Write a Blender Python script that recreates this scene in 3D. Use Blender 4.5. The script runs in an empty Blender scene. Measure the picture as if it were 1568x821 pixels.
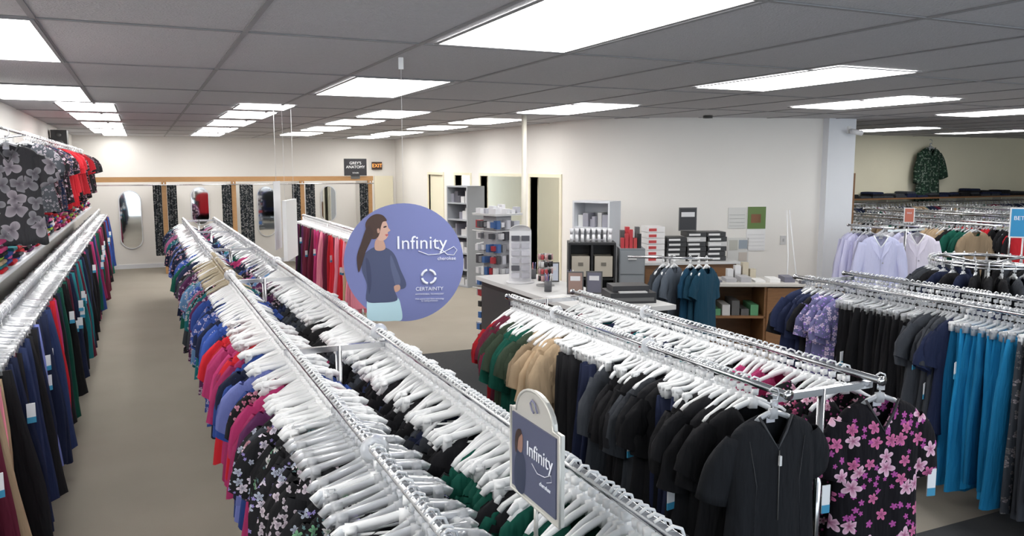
import bpy, math, random
import numpy as np
from mathutils import Vector
random.seed(7); rng=np.random.default_rng(7)
CAM=2.15; CEIL=2.81

# ---------------------------------------------------------------- materials
def newmat(name):
    m=bpy.data.materials.new(name); m.use_nodes=True
    nt=m.node_tree; b=nt.nodes['Principled BSDF']; return m,nt,b
def N(nt,t,**k):
    n=nt.nodes.new(t)
    for a,v in k.items(): setattr(n,a,v)
    return n
def plain(name,col,rough=.5,metal=0.,bump=0,bscale=200,var=0,vscale=3):
    m,nt,b=newmat(name)
    b.inputs['Roughness'].default_value=rough; b.inputs['Metallic'].default_value=metal
    tc=N(nt,'ShaderNodeTexCoord')
    no=N(nt,'ShaderNodeTexNoise'); no.inputs['Scale'].default_value=vscale; no.inputs['Detail'].default_value=5
    nt.links.new(tc.outputs['Object'],no.inputs['Vector'])
    mx=N(nt,'ShaderNodeMix',data_type='RGBA')
    mx.inputs['A'].default_value=(*[c*(1-var) for c in col],1); mx.inputs['B'].default_value=(*[min(1,c*(1+var)) for c in col],1)
    nt.links.new(no.outputs['Fac'],mx.inputs['Factor']); nt.links.new(mx.outputs['Result'],b.inputs['Base Color'])
    if bump:
        n2=N(nt,'ShaderNodeTexNoise'); n2.inputs['Scale'].default_value=bscale
        nt.links.new(tc.outputs['Object'],n2.inputs['Vector'])
        bp=N(nt,'ShaderNodeBump'); bp.inputs['Strength'].default_value=bump; bp.inputs['Distance'].default_value=.01
        nt.links.new(n2.outputs['Fac'],bp.inputs['Height']); nt.links.new(bp.outputs['Normal'],b.inputs['Normal'])
    return m
def attrmat(name,rough=.6,metal=0,sheen=0):
    m,nt,b=newmat(name); b.inputs['Roughness'].default_value=rough; b.inputs['Metallic'].default_value=metal
    a=N(nt,'ShaderNodeAttribute',attribute_name='Col'); nt.links.new(a.outputs['Color'],b.inputs['Base Color'])
    return m
def wrinkle(nt,b,loc):
    mp=N(nt,'ShaderNodeMapping'); mp.inputs['Scale'].default_value=(16,16,3.2)
    no=N(nt,'ShaderNodeTexNoise'); no.inputs['Scale'].default_value=1; no.inputs['Detail'].default_value=3
    nt.links.new(loc,mp.inputs['Vector']); nt.links.new(mp.outputs['Vector'],no.inputs['Vector'])
    bp=N(nt,'ShaderNodeBump'); bp.inputs['Strength'].default_value=.9; bp.inputs['Distance'].default_value=.03
    nt.links.new(no.outputs['Fac'],bp.inputs['Height']); nt.links.new(bp.outputs['Normal'],b.inputs['Normal'])
def clothmat(name):
    m,nt,b=newmat(name); b.inputs['Roughness'].default_value=.85
    b.inputs['Specular IOR Level'].default_value=.25
    a=N(nt,'ShaderNodeAttribute',attribute_name='Col'); nt.links.new(a.outputs['Color'],b.inputs['Base Color'])
    l=N(nt,'ShaderNodeAttribute',attribute_name='Loc'); wrinkle(nt,b,l.outputs['Vector']); return m
def flowermat(name,scale=16,R=.42,gate=.3,petals=5,extra=True):
    m,nt,b=newmat(name); b.inputs['Roughness'].default_value=.85
    b.inputs['Specular IOR Level'].default_value=.25
    L=nt.links.new
    def math_(op,a,bv=None,c=None):
        n=N(nt,'ShaderNodeMath',operation=op)
        for i,x in enumerate((a,bv,c)):
            if x is None: continue
            if isinstance(x,(int,float)): n.inputs[i].default_value=x
            else: L(x,n.inputs[i])
        return n.outputs[0]
    a=N(nt,'ShaderNodeAttribute',attribute_name='Col'); a2=N(nt,'ShaderNodeAttribute',attribute_name='Col2')
    l=N(nt,'ShaderNodeAttribute',attribute_name='Loc'); wrinkle(nt,b,l.outputs['Vector'])
    sp=N(nt,'ShaderNodeSeparateXYZ'); L(l.outputs['Vector'],sp.inputs[0])
    cb=N(nt,'ShaderNodeCombineXYZ'); L(sp.outputs[0],cb.inputs[0]); L(sp.outputs[2],cb.inputs[1])
    def layer(sc,R,off):
        ad=N(nt,'ShaderNodeVectorMath',operation='MULTIPLY_ADD'); L(cb.outputs[0],ad.inputs[0]); ad.inputs[1].default_value=(sc,sc,0); ad.inputs[2].default_value=(off,off*1.7,0)
        v=N(nt,'ShaderNodeTexVoronoi',voronoi_dimensions='2D'); v.inputs['Scale'].default_value=1; v.inputs['Randomness'].default_value=.85
        L(ad.outputs[0],v.inputs['Vector'])
        df=N(nt,'ShaderNodeVectorMath',operation='SUBTRACT'); L(ad.outputs[0],df.inputs[0]); L(v.outputs['Position'],df.inputs[1])
        s=N(nt,'ShaderNodeSeparateXYZ'); L(df.outputs[0],s.inputs[0])
        col=N(nt,'ShaderNodeSeparateColor'); L(v.outputs['Color'],col.inputs[0])
        ang=math_('ADD',math_('ARCTAN2',s.outputs[1],s.outputs[0]),math_('MULTIPLY',col.outputs[2],6.0))
        pet=math_('ABSOLUTE',math_('COSINE',math_('MULTIPLY',ang,petals/2)))
        rad=math_('MULTIPLY',math_('MULTIPLY_ADD',pet,.62,.38),math_('MULTIPLY_ADD',col.outputs[1],R*.5,R*.6))
        r=v.outputs['Distance']
        mask=math_('MULTIPLY',math_('LESS_THAN',r,rad),math_('GREATER_THAN',col.outputs[0],gate))
        rel=math_('DIVIDE',r,rad)
        return mask,rel,col
    m1,rel,col=layer(scale,R,3.3)
    dark=N(nt,'ShaderNodeMix',data_type='RGBA',blend_type='MULTIPLY'); L(a2.outputs['Color'],dark.inputs['A']); dark.inputs['B'].default_value=(.35,.3,.35,1); 
    L(math_('SUBTRACT',1.0,rel),dark.inputs['Factor'])
    lite=N(nt,'ShaderNodeMix',data_type='RGBA'); L(dark.outputs['Result'],lite.inputs['A']); lite.inputs['B'].default_value=(.85,.7,.8,1)
    L(math_('MULTIPLY',math_('GREATER_THAN',col.outputs[1],.5),math_('MULTIPLY',rel,.75 if extra else .2)),lite.inputs['Factor'])
    mx=N(nt,'ShaderNodeMix',data_type='RGBA'); L(m1,mx.inputs['Factor']); L(a.outputs['Color'],mx.inputs['A']); L(lite.outputs['Result'],mx.inputs['B'])
    out=mx.outputs['Result']
    if extra:
        m2,rel2,col2=layer(scale*2.1,R*.85,9.1)
        m2=math_('MULTIPLY',m2,math_('GREATER_THAN',col2.outputs[2],.45))
        mx2=N(nt,'ShaderNodeMix',data_type='RGBA'); L(math_('MULTIPLY',m2,math_('SUBTRACT',1.0,m1)),mx2.inputs['Factor']); L(out,mx2.inputs['A'])
        h2=N(nt,'ShaderNodeMix',data_type='RGBA',blend_type='MULTIPLY'); h2.inputs['Factor'].default_value=1; L(a2.outputs['Color'],h2.inputs['A']); h2.inputs['B'].default_value=(.6,.45,.85,1)
        L(h2.outputs['Result'],mx2.inputs['B']); out=mx2.outputs['Result']
    L(out,b.inputs['Base Color']); return m
def emat(name,col,s):
    m,nt,b=newmat(name); b.inputs['Base Color'].default_value=(*col,1)
    b.inputs['Emission Color'].default_value=(*col,1); b.inputs['Emission Strength'].default_value=s; return m
def woodmat(name,c1,c2):
    m,nt,b=newmat(name); b.inputs['Roughness'].default_value=.45
    tc=N(nt,'ShaderNodeTexCoord'); mp=N(nt,'ShaderNodeMapping'); mp.inputs['Scale'].default_value=(2,2,14)
    no=N(nt,'ShaderNodeTexNoise'); no.inputs['Scale'].default_value=4; no.inputs['Detail'].default_value=6
    nt.links.new(tc.outputs['Object'],mp.inputs['Vector']); nt.links.new(mp.outputs['Vector'],no.inputs['Vector'])
    mx=N(nt,'ShaderNodeMix',data_type='RGBA'); mx.inputs['A'].default_value=(*c1,1); mx.inputs['B'].default_value=(*c2,1)
    nt.links.new(no.outputs['Fac'],mx.inputs['Factor']); nt.links.new(mx.outputs['Result'],b.inputs['Base Color']); return m

M_wall=plain('wall_paint',(.81,.79,.755),.7,var=.02,bump=.05,bscale=60)
M_wallw=plain('wall_paint_white',(.76,.78,.82),.7,var=.03)
M_wally=plain('wall_paint_cream',(.82,.77,.60),.7,var=.03)
M_floor=plain('carpet_beige',(.30,.27,.225),.95,bump=.5,bscale=350,var=.12,vscale=1.5)
M_mat=plain('carpet_dark',(.035,.037,.04),.95,bump=.5,bscale=300,var=.2,vscale=40)
M_tile=plain('ceiling_tile',(.50,.50,.52),.9,bump=.7,bscale=90,var=.12,vscale=60)
M_bar=plain('ceiling_tbar',(.27,.27,.28),.6)
M_caster=plain('caster_rubber',(.08,.08,.08),.6)
M_chrome=plain('chrome',(.72,.73,.75),.18,1.)
M_steel=plain('sign_frame',(.62,.61,.57),.35,.3)
M_white=plain('white_plastic',(.84,.85,.86),.32)
M_tanp=plain('tan_plastic',(.45,.38,.26),.4)
M_wood=woodmat('oak_trim',(.33,.17,.065),(.46,.26,.11))
M_brown=woodmat('walnut_desk',(.16,.075,.03),(.26,.13,.055))
M_paint=attrmat('painted',.45)
M_cloth=clothmat('cloth')
M_print=flowermat('print_cloth',36,.5,.4,3,False)
M_camo=flowermat('camo_cloth',9,.75,.1,3,False)
M_floral=flowermat('floral_cloth',27,.5,.4,5)
M_bigfl=flowermat('pink_floral_cloth',13,.52,.35,5)
M_light=emat('light_panel',(1,.985,.96),8.5)
M_exit=emat('exit_glow',(1,.35,.08),1.2)
M_mirror=plain('mirror_glass',(.9,.92,.92),.03,1.)
M_clear,nt,b=newmat('clear_plastic'); b.inputs['Base Color'].default_value=(.9,.92,.95,1); b.inputs['Roughness'].default_value=.1
b.inputs['Transmission Weight'].default_value=.65; b.inputs['IOR'].default_value=1.35

# ---------------------------------------------------------------- builder
class B:
    def __init__(s): s.V=[];s.F=[];s.M=[];s.S=[];s.C=[];s.C2=[];s.L=[];s.n=0
    def add(s,v,f,mat=0,col=(.5,.5,.5),col2=(.8,.8,.8),smooth=True,loc=None):
        v=np.asarray(v,float).reshape(-1,3); k=len(v)
        s.V.append(v); n=s.n
        s.F.extend([tuple(i+n for i in q) for q in f]); s.M.extend([mat]*len(f)); s.S.extend([smooth]*len(f))
        s.C.append(np.tile([*col,1.],(k,1))); s.C2.append(np.tile([*col2,1.],(k,1))); s.L.append(v if loc is None else loc); s.n+=k
    def box(s,x0,x1,y0,y1,z0,z1,col=(.5,.5,.5),mat=0):
        v=[(x,y,z) for x in (x0,x1) for y in (y0,y1) for z in (z0,z1)]
        s.add(v,[(0,1,3,2),(4,6,7,5),(0,4,5,1),(2,3,7,6),(0,2,6,4),(1,5,7,3)],mat,col,smooth=False)
    def tube(s,pts,r,n=8,col=(.7,.7,.7),mat=0,closed=False,ry=None):
        v,f=tube_geo(pts,r,n,closed,ry); s.add(v,f,mat,col)
    def cyl(s,x,y,z0,z1,r,col=(.5,.5,.5),mat=0,n=20,r2=None):
        r2=r if r2 is None else r2
        v=[(x+r*math.cos(a),y+r*math.sin(a),z0) for a in np.linspace(0,2*math.pi,n,endpoint=False)]
        v+=[(x+r2*math.cos(a),y+r2*math.sin(a),z1) for a in np.linspace(0,2*math.pi,n,endpoint=False)]
        s.add(v,[(i,(i+1)%n,n+(i+1)%n,n+i) for i in range(n)]+[tuple(range(n))[::-1],tuple(range(n,2*n))],mat,col)
    def poly(s,pts,y,col,mat=0,th=.0):
        k=len(pts); s.add([(p[0],y,p[1]) for p in pts],[tuple(range(k))],mat,col,smooth=False)
    def obj(s,name,mats,parent=None,loc=(0,0,0),rz=0):
        me=bpy.data.meshes.new(name); V=np.concatenate(s.V)
        me.from_pydata(V.tolist(),[],s.F)
        me.polygons.foreach_set('material_index',s.M); me.polygons.foreach_set('use_smooth',s.S)
        for nm,c in (('Col',s.C),('Col2',s.C2)):
            a=me.color_attributes.new(nm,'FLOAT_COLOR','POINT'); a.data.foreach_set('color',np.concatenate(c).ravel())
        a=me.attributes.new('Loc','FLOAT_VECTOR','POINT'); a.data.foreach_set('vector',np.concatenate(s.L).ravel())
        for m in mats: me.materials.append(m)
        me.update()
        o=bpy.data.objects.new(name,me); bpy.context.collection.objects.link(o)
        o.location=loc; o.rotation_euler=(0,0,rz)
        if parent: o.parent=parent
        return o
def tube_geo(pts,r,n=8,closed=False,ry=None):
    P=[Vector(p) for p in pts]; k=len(P); v=[];f=[]
    up0=None
    for i,p in enumerate(P):
        if closed: d=(P[(i+1)%k]-P[i-1])
        else: d=P[min(i+1,k-1)]-P[max(i-1,0)]
        d.normalize()
        if up0 is None:
            up0=Vector((0,0,1)) if abs(d.z)<.9 else Vector((0,1,0))
        a=d.cross(up0); 
        if a.length<1e-4: a=d.cross(Vector((1,0,0)))
        a.normalize(); c=a.cross(d); c.normalize(); up0=c
        for j in range(n):
            t=2*math.pi*j/n
            v.append(p+a*(math.cos(t)*r)+c*(math.sin(t)*(ry or r)))
    m=k if closed else k-1
    for i in range(m):
        for j in range(n):
            i2=(i+1)%k
            f.append((i*n+j,i*n+(j+1)%n,i2*n+(j+1)%n,i2*n+j))
    if not closed: f+= [tuple(range(n))[::-1],tuple(range((k-1)*n,k*n))]
    return np.array([tuple(x) for x in v]),f
def empty(name,loc=(0,0,0)):
    o=bpy.data.objects.new(name,None); o.location=loc; bpy.context.collection.objects.link(o); return o
def simple(name,boxes,mats,loc=(0,0,0),rz=0,parent=None):
    b=B()
    for q in boxes: b.box(*q)
    return b.obj(name,mats,parent,loc,rz)
def text(s,size,loc,rot,mat,name,parent=None,ext=.0008,align='CENTER',shear=0):
    c=bpy.data.curves.new(name,'FONT'); c.body=s; c.size=size; c.extrude=ext; c.align_x=align; c.align_y='CENTER'; c.shear=shear
    o=bpy.data.objects.new(name,c); bpy.context.collection.objects.link(o); o.location=loc; o.rotation_euler=rot
    c.materials.append(mat)
    if parent: o.parent=parent
    return o
def smoothpoly(pts,k=5):
    out=[];n=len(pts)
    for i in range(n):
        p0,p1,p2,p3=[np.array(pts[(i+j-1)%n],float) for j in range(4)]
        for t in np.linspace(0,1,k,endpoint=False):
            out.append(tuple(.5*((2*p1)+(-p0+p2)*t+(2*p0-5*p1+4*p2-p3)*t*t+(-p0+3*p1-3*p2+p3)*t**3)))
    return out

# ---------------------------------------------------------------- room
simple('floor',[(-1.35,19.2,-2,19.1,-.1,0)],[M_floor])
simple('floor_mat',[(2.78,5.0,5.3,8.7,.002,.008)],[M_mat])
simple('floor_mat',[(1.6,8,-1.5,3.1,.002,.008)],[M_mat])
simple('ceiling',[(-1.35,19.2,-2,19.1,CEIL,CEIL+.1)],[M_tile])
g=B()
k=-1
while -.4+.9*k<19: 
    X=-.4+.9*k; g.box(X-.013,X+.013,-2,19,CEIL-.006,CEIL-.001); k+=1
k=-3
while 4.22+1.65*k<19:
    Y=4.22+1.65*k; g.box(-1.25,19,Y-.013,Y+.013,CEIL-.0065,CEIL-.0015); k+=1
g.obj('ceiling_grid',[M_bar])
simple('wall_left',[(-1.35,-1.25,-2,19,0,CEIL)],[M_wall])
simple('wall_back',[(-1.25,5.6,18.9,19.0,0,CEIL)],[M_wall])
wb=B()
XW=5.58; t=.12; segs=[(10.42,10.45,0),(10.45,11.45,1),(11.45,11.75,0),(11.75,13.5,1),(13.5,14.0,0),(14.0,14.8,1),(14.8,15.5,0),(15.5,16.4,1),(16.4,19,0)]
for a,bb,o in segs:
    if o: wb.box(XW,XW+t,a,bb,2.0,CEIL)
    else: wb.box(XW,XW+t,a,bb,0,CEIL)
wb.obj('wall_partition',[M_wall])
tb=B()
for a,bb,o in segs:
    if o:
        tb.box(XW-.02,XW+.14,a-.05,a,0,2.05); tb.box(XW-.02,XW+.14,bb,bb+.05,0,2.05); tb.box(XW-.02,XW+.14,a,bb,2.0,2.05)
tb.obj('trim_1',[M_wally])
b=B(); b.box(XW+.03,XW+.07,15.5,16.4,0,2.0); b.tube([(XW+.03,15.6,1.0),(XW-.02,15.6,1.0),(XW-.02,15.7,1.0)],.01,6); b.obj('door_2',[M_wally])
WA=(5.58,9.16); WB=(8.47,8.3); wang=math.atan2(WB[1]-WA[1],WB[0]-WA[0])
P0=np.array((5.58,10.43));P1=np.array(WA);P2=np.array((7.3,8.648)); pl=[]
for tt in np.linspace(0,1,25): pl.append((1-tt)**2*P0+2*tt*(1-tt)*P1+tt*tt*P2)
pl.append(np.array(WB)); b=B(); V=[]
for i,p in enumerate(pl):
    d=pl[min(i+1,len(pl)-1)]-pl[max(i-1,0)]; d/=np.linalg.norm(d); nn=np.array((-d[1],d[0]))
    V+=[(p[0],p[1],0),(p[0],p[1],CEIL),(p[0]+nn[0]*.1,p[1]+nn[1]*.1,CEIL),(p[0]+nn[0]*.1,p[1]+nn[1]*.1,0)]
k=len(pl)
for side in ((0,1),(2,3)):
    b.add([V[4*i+s] for i in range(k) for s in side],[(2*i,2*i+2,2*i+3,2*i+1) for i in range(k-1)])
b.obj('wall_counter',[M_wall])
simple('wall_column',[(8.47,8.97,8.2,8.9,0,CEIL)],[M_wallw])
simple('trim_2',[(8.98,9.06,8.25,8.9,0,2.07)],[M_brown])
simple('wall_side',[(8.85,8.97,8.9,12.1,0,CEIL)],[M_wally])
simple('wall_far',[(8.97,19,12.1,12.2,0,CEIL)],[M_wally])
simple('wall_right',[(19,19.1,-2,12.2,0,CEIL)],[M_wally])
simple('wall_office',[(8.0,8.1,9.3,19,0,CEIL)],[M_wally])
simple('baseboard_back',[(-1.25,5.58,18.88,18.9,0,.09)],[M_wallw])

h=.66
Ls=[(-1.8,-.6,6.4,8.85),(-1.8,-.6,11.4,13.9),(-1.17,-.3,14.3,16.2),(-1.17,-.3,17.0,19.2),(-1.17,-.3,20.4,22.9),(-1.17,-.3,23.7,26.2),(-1.0,-.3,26.8,28.3),
 (1.45,2.35,13.4,14.6),(1.45,2.35,15.3,17.3),(1.45,2.35,18.3,20.6),(1.45,2.35,21.8,24.4),(1.45,2.35,25.3,27.3),
 (2.2,3.4,3.85,6.3),(2.2,3.35,8.9,11.3),(3.9,4.85,14,16),(3.9,4.85,17,19),(3.95,4.9,20.2,22.4),(3.95,4.9,23.6,26),
 (6.3,7.45,6.0,8.35),(6.28,7.4,11.1,13.6),(6.35,7.4,15.4,17.4),(6.35,7.4,18.6,20.6),(6.4,7.4,22,24.4),(6.4,7.4,25.4,27.5),
 (9.8,11,8.1,10.4),(13.8,15,8.4,10.8),(17.6,18.6,14.2,16.6),(21.2,22.2,14.2,16.6),(20.2,21.2,11,13),(-1.8,-.6,1.4,3.8),(6.3,7.4,1,3.4),(10,11.2,3.5,6),(9.3,10.4,17,19),(9.3,10.4,21,23)]  # final pair: unseen panels added to brighten the dark office interior
for (a,bb,c,d) in Ls:
    b=B(); x0,x1,y0,y1=a*h,bb*h,c*h,d*h
    e=.02
    for q in ((x0,x1,y0,y0+e),(x0,x1,y1-e,y1),(x0,x0+e,y0+e,y1-e),(x1-e,x1,y0+e,y1-e)): b.box(*q,CEIL-.012,CEIL-.007,mat=0)
    b.box(x0+e,x1-e,y0+e,y1-e,CEIL-.01,CEIL-.007,mat=1)
    b.obj('ceiling_light',[M_bar,M_light])

# ---------------------------------------------------------------- garment templates
def top_geo(seed,n=18,length=.72,sleeve=.2,vneck=True,amp=.012,full=1.0):
    r=random.Random(seed); ph=r.uniform(0,6); ph2=r.uniform(0,6); kf=r.uniform(2.2,4)
    rows=[(-.080,.068,.016),(-.092,.10,.024),(-.112,.15,.030),(-.145,.193,.032),(-.2,.205,.036),(-.3,.2,.038),(-.42,.195,.038),(-.55,.205,.042),(-.66,.218,.047),(-.75,.225,.052)]
    sc=length/.67; V=[];F=[]
    for i,(z,w,t) in enumerate(rows):
        if i>4: z=-.2+(z+.2)*sc
        ramp=min(1,max(0,(-z-.12)/.3))
        for j in range(n):
            th=2*math.pi*j/n; c=math.cos(th); s=math.sin(th)
            X=w*math.copysign(abs(c)**.75,c); Y=t*s*full
            Y+=ramp*amp*math.sin(kf*X/.1+ph)+ramp*amp*.6*math.sin(7*X/.1+ph2)*(-z)
            Z=z+(.012*math.sin(5*X/.1+ph) if i==9 else 0)
            if vneck and s<-.01 and abs(X)<.078 and i<6:
                Z=min(Z,-.085-.13*(1-abs(X)/.078))
            V.append((X,Y,Z))
    R=len(rows)
    for i in range(R-1):
        for j in range(n): F.append((i*n+j,(i+1)*n+j,(i+1)*n+(j+1)%n,i*n+(j+1)%n))
    m=10
    for sg in (-1,1):
        b0=len(V); L=sleeve*r.uniform(.85,1.2); ox=r.uniform(-.015,.035)
        if sleeve>.4: ox=-.005
        A=np.array([sg*.160,0,-.168]); E=np.array([sg*(.212+ox+L*.08),r.uniform(-.035,.035),-.2-L*.95]); d=E-A; d/=np.linalg.norm(d)
        p=np.array([d[2],0,-d[0]]); K=5 if L<.3 else 8
        for i in range(K):
            t=i/(K-1); c0=A+(E-A)*t+np.array([sg*.022*math.sin(math.pi*t),0,.01*math.sin(math.pi*t)])
            wd=(.06+.018*min(1,t*2)) if L<.3 else (.068-.018*t)
            for j in range(m):
                a=2*math.pi*j/m; q=c0+p*math.cos(a)*wd+np.array([0,1,0])*math.sin(a)*(.022+.014*t)*full
                q[1]+=.008*math.sin(9*t+a*2+ph); V.append(tuple(q))
        for i in range(K-1):
            for j in range(m):
                F.append((b0+i*m+j,b0+(i+1)*m+j,b0+(i+1)*m+(j+1)%m,b0+i*m+(j+1)%m))
    return np.array(V),F
def pants_geo(seed,n=16,length=.95,w0=.15,w1=.18):
    r=random.Random(seed); ph=r.uniform(0,6); V=[];F=[]; R=9
    for i in range(R):
        t=i/(R-1); z=-.125-length*t; w=w0+(w1-w0)*min(1,t*1.5); th=.014+.022*min(1,t*4)
        for j in range(n):
            a=2*math.pi*j/n; c=math.cos(a); s=math.sin(a)
            X=w*math.copysign(abs(c)**.7,c); Y=th*s*(.35+.65*abs(c) if t>.3 else 1)
            Y+=.014*min(1,t*3)*math.sin(X*30+ph+t*1.5)
            Zz=z+(.01*math.sin(X*40+ph) if i==R-1 else 0)
            X*=1+.04*math.sin(t*7+ph)
            V.append((X,Y,Zz))
    for i in range(R-1):
        for j in range(n): F.append((i*n+j,(i+1)*n+j,(i+1)*n+(j+1)%n,i*n+(j+1)%n))
    F.append(tuple(range(n)))
    return np.array(V),F
TOPS=[top_geo(i,length=.62+.05*(i%4)) for i in range(12)]
COATS=[top_geo(i+50,length=.85,sleeve=.5) for i in range(3)]
PANTS=[pants_geo(i,w0=.13+.02*(i%3),w1=.15+.03*(i%3)) for i in range(6)]
def hanger_geo(kind):
    vs=[];fs=[];n=0
    def ad(v,f):
        nonlocal n
        vs.append(v); fs.extend([tuple(i+n for i in q) for q in f]); n+=len(v)
    ad(*tube_geo([(0,0,-.08),(0,0,-.04),(.018,0,-.026),(.025,0,-.004),(.017,0,.02),(-.004,0,.027),(-.021,0,.016)],.0045,5))
    if kind=='top':
        ad(*tube_geo([(-.17,0,-.160),(-.155,0,-.144),(-.1,0,-.115),(-.065,0,-.094),(-.03,0,-.080),(0,0,-.07),(.03,0,-.080),(.065,0,-.094),(.1,0,-.115),(.155,0,-.144),(.17,0,-.160)],.0085,6,ry=.0125))
    elif kind=='big':
        ad(*tube_geo([(-.19,0,-.125),(-.17,0,-.108),(-.06,0,-.086),(0,0,-.07),(.06,0,-.086),(.17,0,-.108),(.19,0,-.125)],.008,6,ry=.015))
        ad(*tube_geo([(-.18,0,-.122),(0,0,-.12),(.18,0,-.122)],.005,5))
    else:
        ad(*tube_geo([(-.15,0,-.105),(-.05,0,-.093),(0,0,-.078),(.05,0,-.093),(.15,0,-.105)],.006,6,ry=.012))
    if kind in('clip','big'):
        q=.125 if kind=='clip' else .145
        for s in (-1,1):
            b=B(); b.box(s*q-.016,s*q+.016,-.012,.012,-.15,-.092); ad(b.V[0],b.F)
            b=B(); b.box(s*q-.012,s*q+.012,-.02,.02,-.112,-.1); ad(b.V[0],b.F)
    b=B(); b.box(-.018,.018,-.009,.009,-.1,-.058); ad(b.V[0],b.F)
    b=B(); b.box(-.012,.012,-.0095,.0095,-.034,-.012); ad(b.V[0]+np.array([.004,0,-.012]),b.F)
    return np.concatenate(vs),fs
HANG={'top':hanger_geo('top'),'clip':hanger_geo('clip'),'big':hanger_geo('big')}
def xf(v,x,y,z,yaw,roll=0,sx=1,sz=1):
    v=v*np.array([sx,1,sz]); c,s=math.cos(roll),math.sin(roll)
    X=v[:,0]*c+v[:,2]*s; Z=-v[:,0]*s+v[:,2]*c; Y=v[:,1]
    c,s=math.cos(yaw),math.sin(yaw)
    return np.stack([X*c-Y*s+x,X*s+Y*c+y,Z+z],1)
K=(.009,.009,.011); NV=(.012,.018,.05); NV2=(.018,.03,.09); RB=(.03,.07,.28); RD=(.45,.015,.025); MG=(.35,.03,.12); PK=(.75,.25,.33); BG=(.12,.015,.035)
TL=(.01,.13,.15); GR=(.005,.075,.052); OL=(.04,.06,.038); TN=(.38,.28,.18); CH=(.042,.047,.057); PV=(.14,.17,.42); PL=(.09,.02,.08); TQ=(.01,.20,.42); WH=(.75,.75,.8); LV=(.5,.5,.68)
def fillrail(gb,hb,X,segs,zr,axis='y',tagp=.12,zs=1.0,yawj=.10,drop=0.):
    for (a,bb,kind,cols,hk,sp) in segs:
        y=a; drift=random.uniform(0,6); cur=random.choice(cols); run=0
        while y<bb:
            if run<=0: cur=random.choice(cols); run=random.randint(1,4)
            run-=1
            kd=kind if kind!='mix' else random.choice(['top','top','pants'])
            T=random.choice({'top':TOPS,'pants':PANTS,'coat':COATS}[kd])
            yaw=random.gauss(0,yawj)+.14*math.sin(y*2.3+drift); roll=random.gauss(0,.04)
            c=cur[0]; jit=random.uniform(.7,1.35); c=tuple(min(1,q*jit) for q in c)
            pr=cur[1] if len(cur)>1 else 0; c2=cur[2] if len(cur)>2 else (.5,.5,.55)
            px,py,yw=(X,y,yaw) if axis=='y' else (y,X,yaw+math.pi/2)
            off=np.array([random.uniform(0,9),random.uniform(0,9),random.uniform(0,9)])
            dz=random.uniform(-.008,.004)-random.uniform(0,1)*drop
            gb.add(xf(T[0],px,py,zr+dz,yw,roll,random.uniform(.9,1.1),random.uniform(.94,1.08)*zs),T[1],pr,c,c2,loc=T[0]+off)
            hkk=hk[-1]; hv=HANG['big' if hk[0]=='B' or (hk[0]=='M' and random.random()<.35) else ('top' if kd!='pants' else 'clip')]
            hm={'w':0,'c':1,'t':2}[hkk if random.random()>.12 else 'w']
            hb.add(xf(hv[0],px,py,zr,yw,roll),hv[1],hm)
            if random.random()<tagp:
                s=random.choice((-1,1)); tg=B(); zz=random.uniform(-.5,-.3)
                tg.box(s*.255-.02,s*.255+.02,-.002,.002,zz-.1,zz); gb.add(xf(tg.V[0],px,py,zr,yw+.5,0),tg.F,3,(.8,.82,.85),smooth=False)
                tg=B(); tg.box(s*.255-.0205,s*.255+.0205,-.003,.003,zz-.1,zz-.07); gb.add(xf(tg.V[0],px,py,zr,yw+.5,0),tg.F,3,(.05,.3,.5),smooth=False)
            y+=sp*random.uniform(.55,1.45)
GM=[M_cloth,M_print,M_floral,M_paint]; HM=[M_white,M_clear,M_tanp]
def frame(parent,Xs,y0,y1,zr,step=2.4):
    b=B(); xm=sum(Xs)/len(Xs); fw=.28 if len(Xs)>1 else .17
    for X in Xs:
        b.tube([(X,y0-.04,zr),(X,y1+.04,zr)],.0145,12)
        for yy in (y0-.045,y1+.045): b.tube([(X,yy-.006,zr),(X,yy+.006,zr)],.02,12)
    n=max(1,round((y1-y0)/step))
    for i in range(n+1):
        y=y0+(y1-y0)*i/n; y=min(max(y,y0+.03),y1-.03)
        if len(Xs)>1:
            b.box(Xs[0]-.02,Xs[-1]+.02,y-.014,y+.014,zr-.045,zr-.018)
        b.tube([(xm,y,.09),(xm,y,zr-.02)],.016,10)
        b.box(xm-fw-.02,xm+fw+.02,y-.018,y+.018,.075,.105)
        for s in (-fw,fw):
            b.cyl(xm+s,y,.0475,.075,.012); b.tube([(xm+s-.012,y,.026),(xm+s+.012,y,.026)],.025,14,mat=1)
    b.tube([(xm,y0+.03,.09),(xm,y1-.03,.09)],.013,8)
    b.obj('frame',[M_chrome,M_caster],parent)
def dividers(parent,pts,zr):
    b=B()
    for X,y in pts:
        v=[];n=20
        for rr in (.018,.045):
            for k in range(n):
                a=2*math.pi*k/n; v.append((X+rr*math.cos(a),y,zr+.005+rr*math.sin(a)))
        v2=[(p[0],p[1]+.004,p[2]) for p in v]; V=v+v2
        F=[(k,(k+1)%n,n+(k+1)%n,n+k) for k in range(n)]+[(2*n+k,3*n+k,3*n+(k+1)%n,2*n+(k+1)%n) for k in range(n)]+[(n+k,n+(k+1)%n,3*n+(k+1)%n,3*n+k) for k in range(n)]
        b.add(V,F,0)
    b.obj('size_dividers',[M_clear],parent)
def make_rack(Xs,y0,y1,zr,segl,div=(),zs=1.0,yawj=.1,drop=0.):
    e=empty('clothing_rack',(0,0,0))
    frame(e,Xs,y0,y1,zr)
    gb,hb=B(),B()
    for X,sg in zip(Xs,segl): fillrail(gb,hb,X,sg,zr,zs=zs,yawj=yawj,drop=drop)
    gb.obj('garments',GM,e); hb.obj('hangers',HM,e)
    if div: dividers(e,div,zr)
    return e
ZR=1.3
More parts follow.
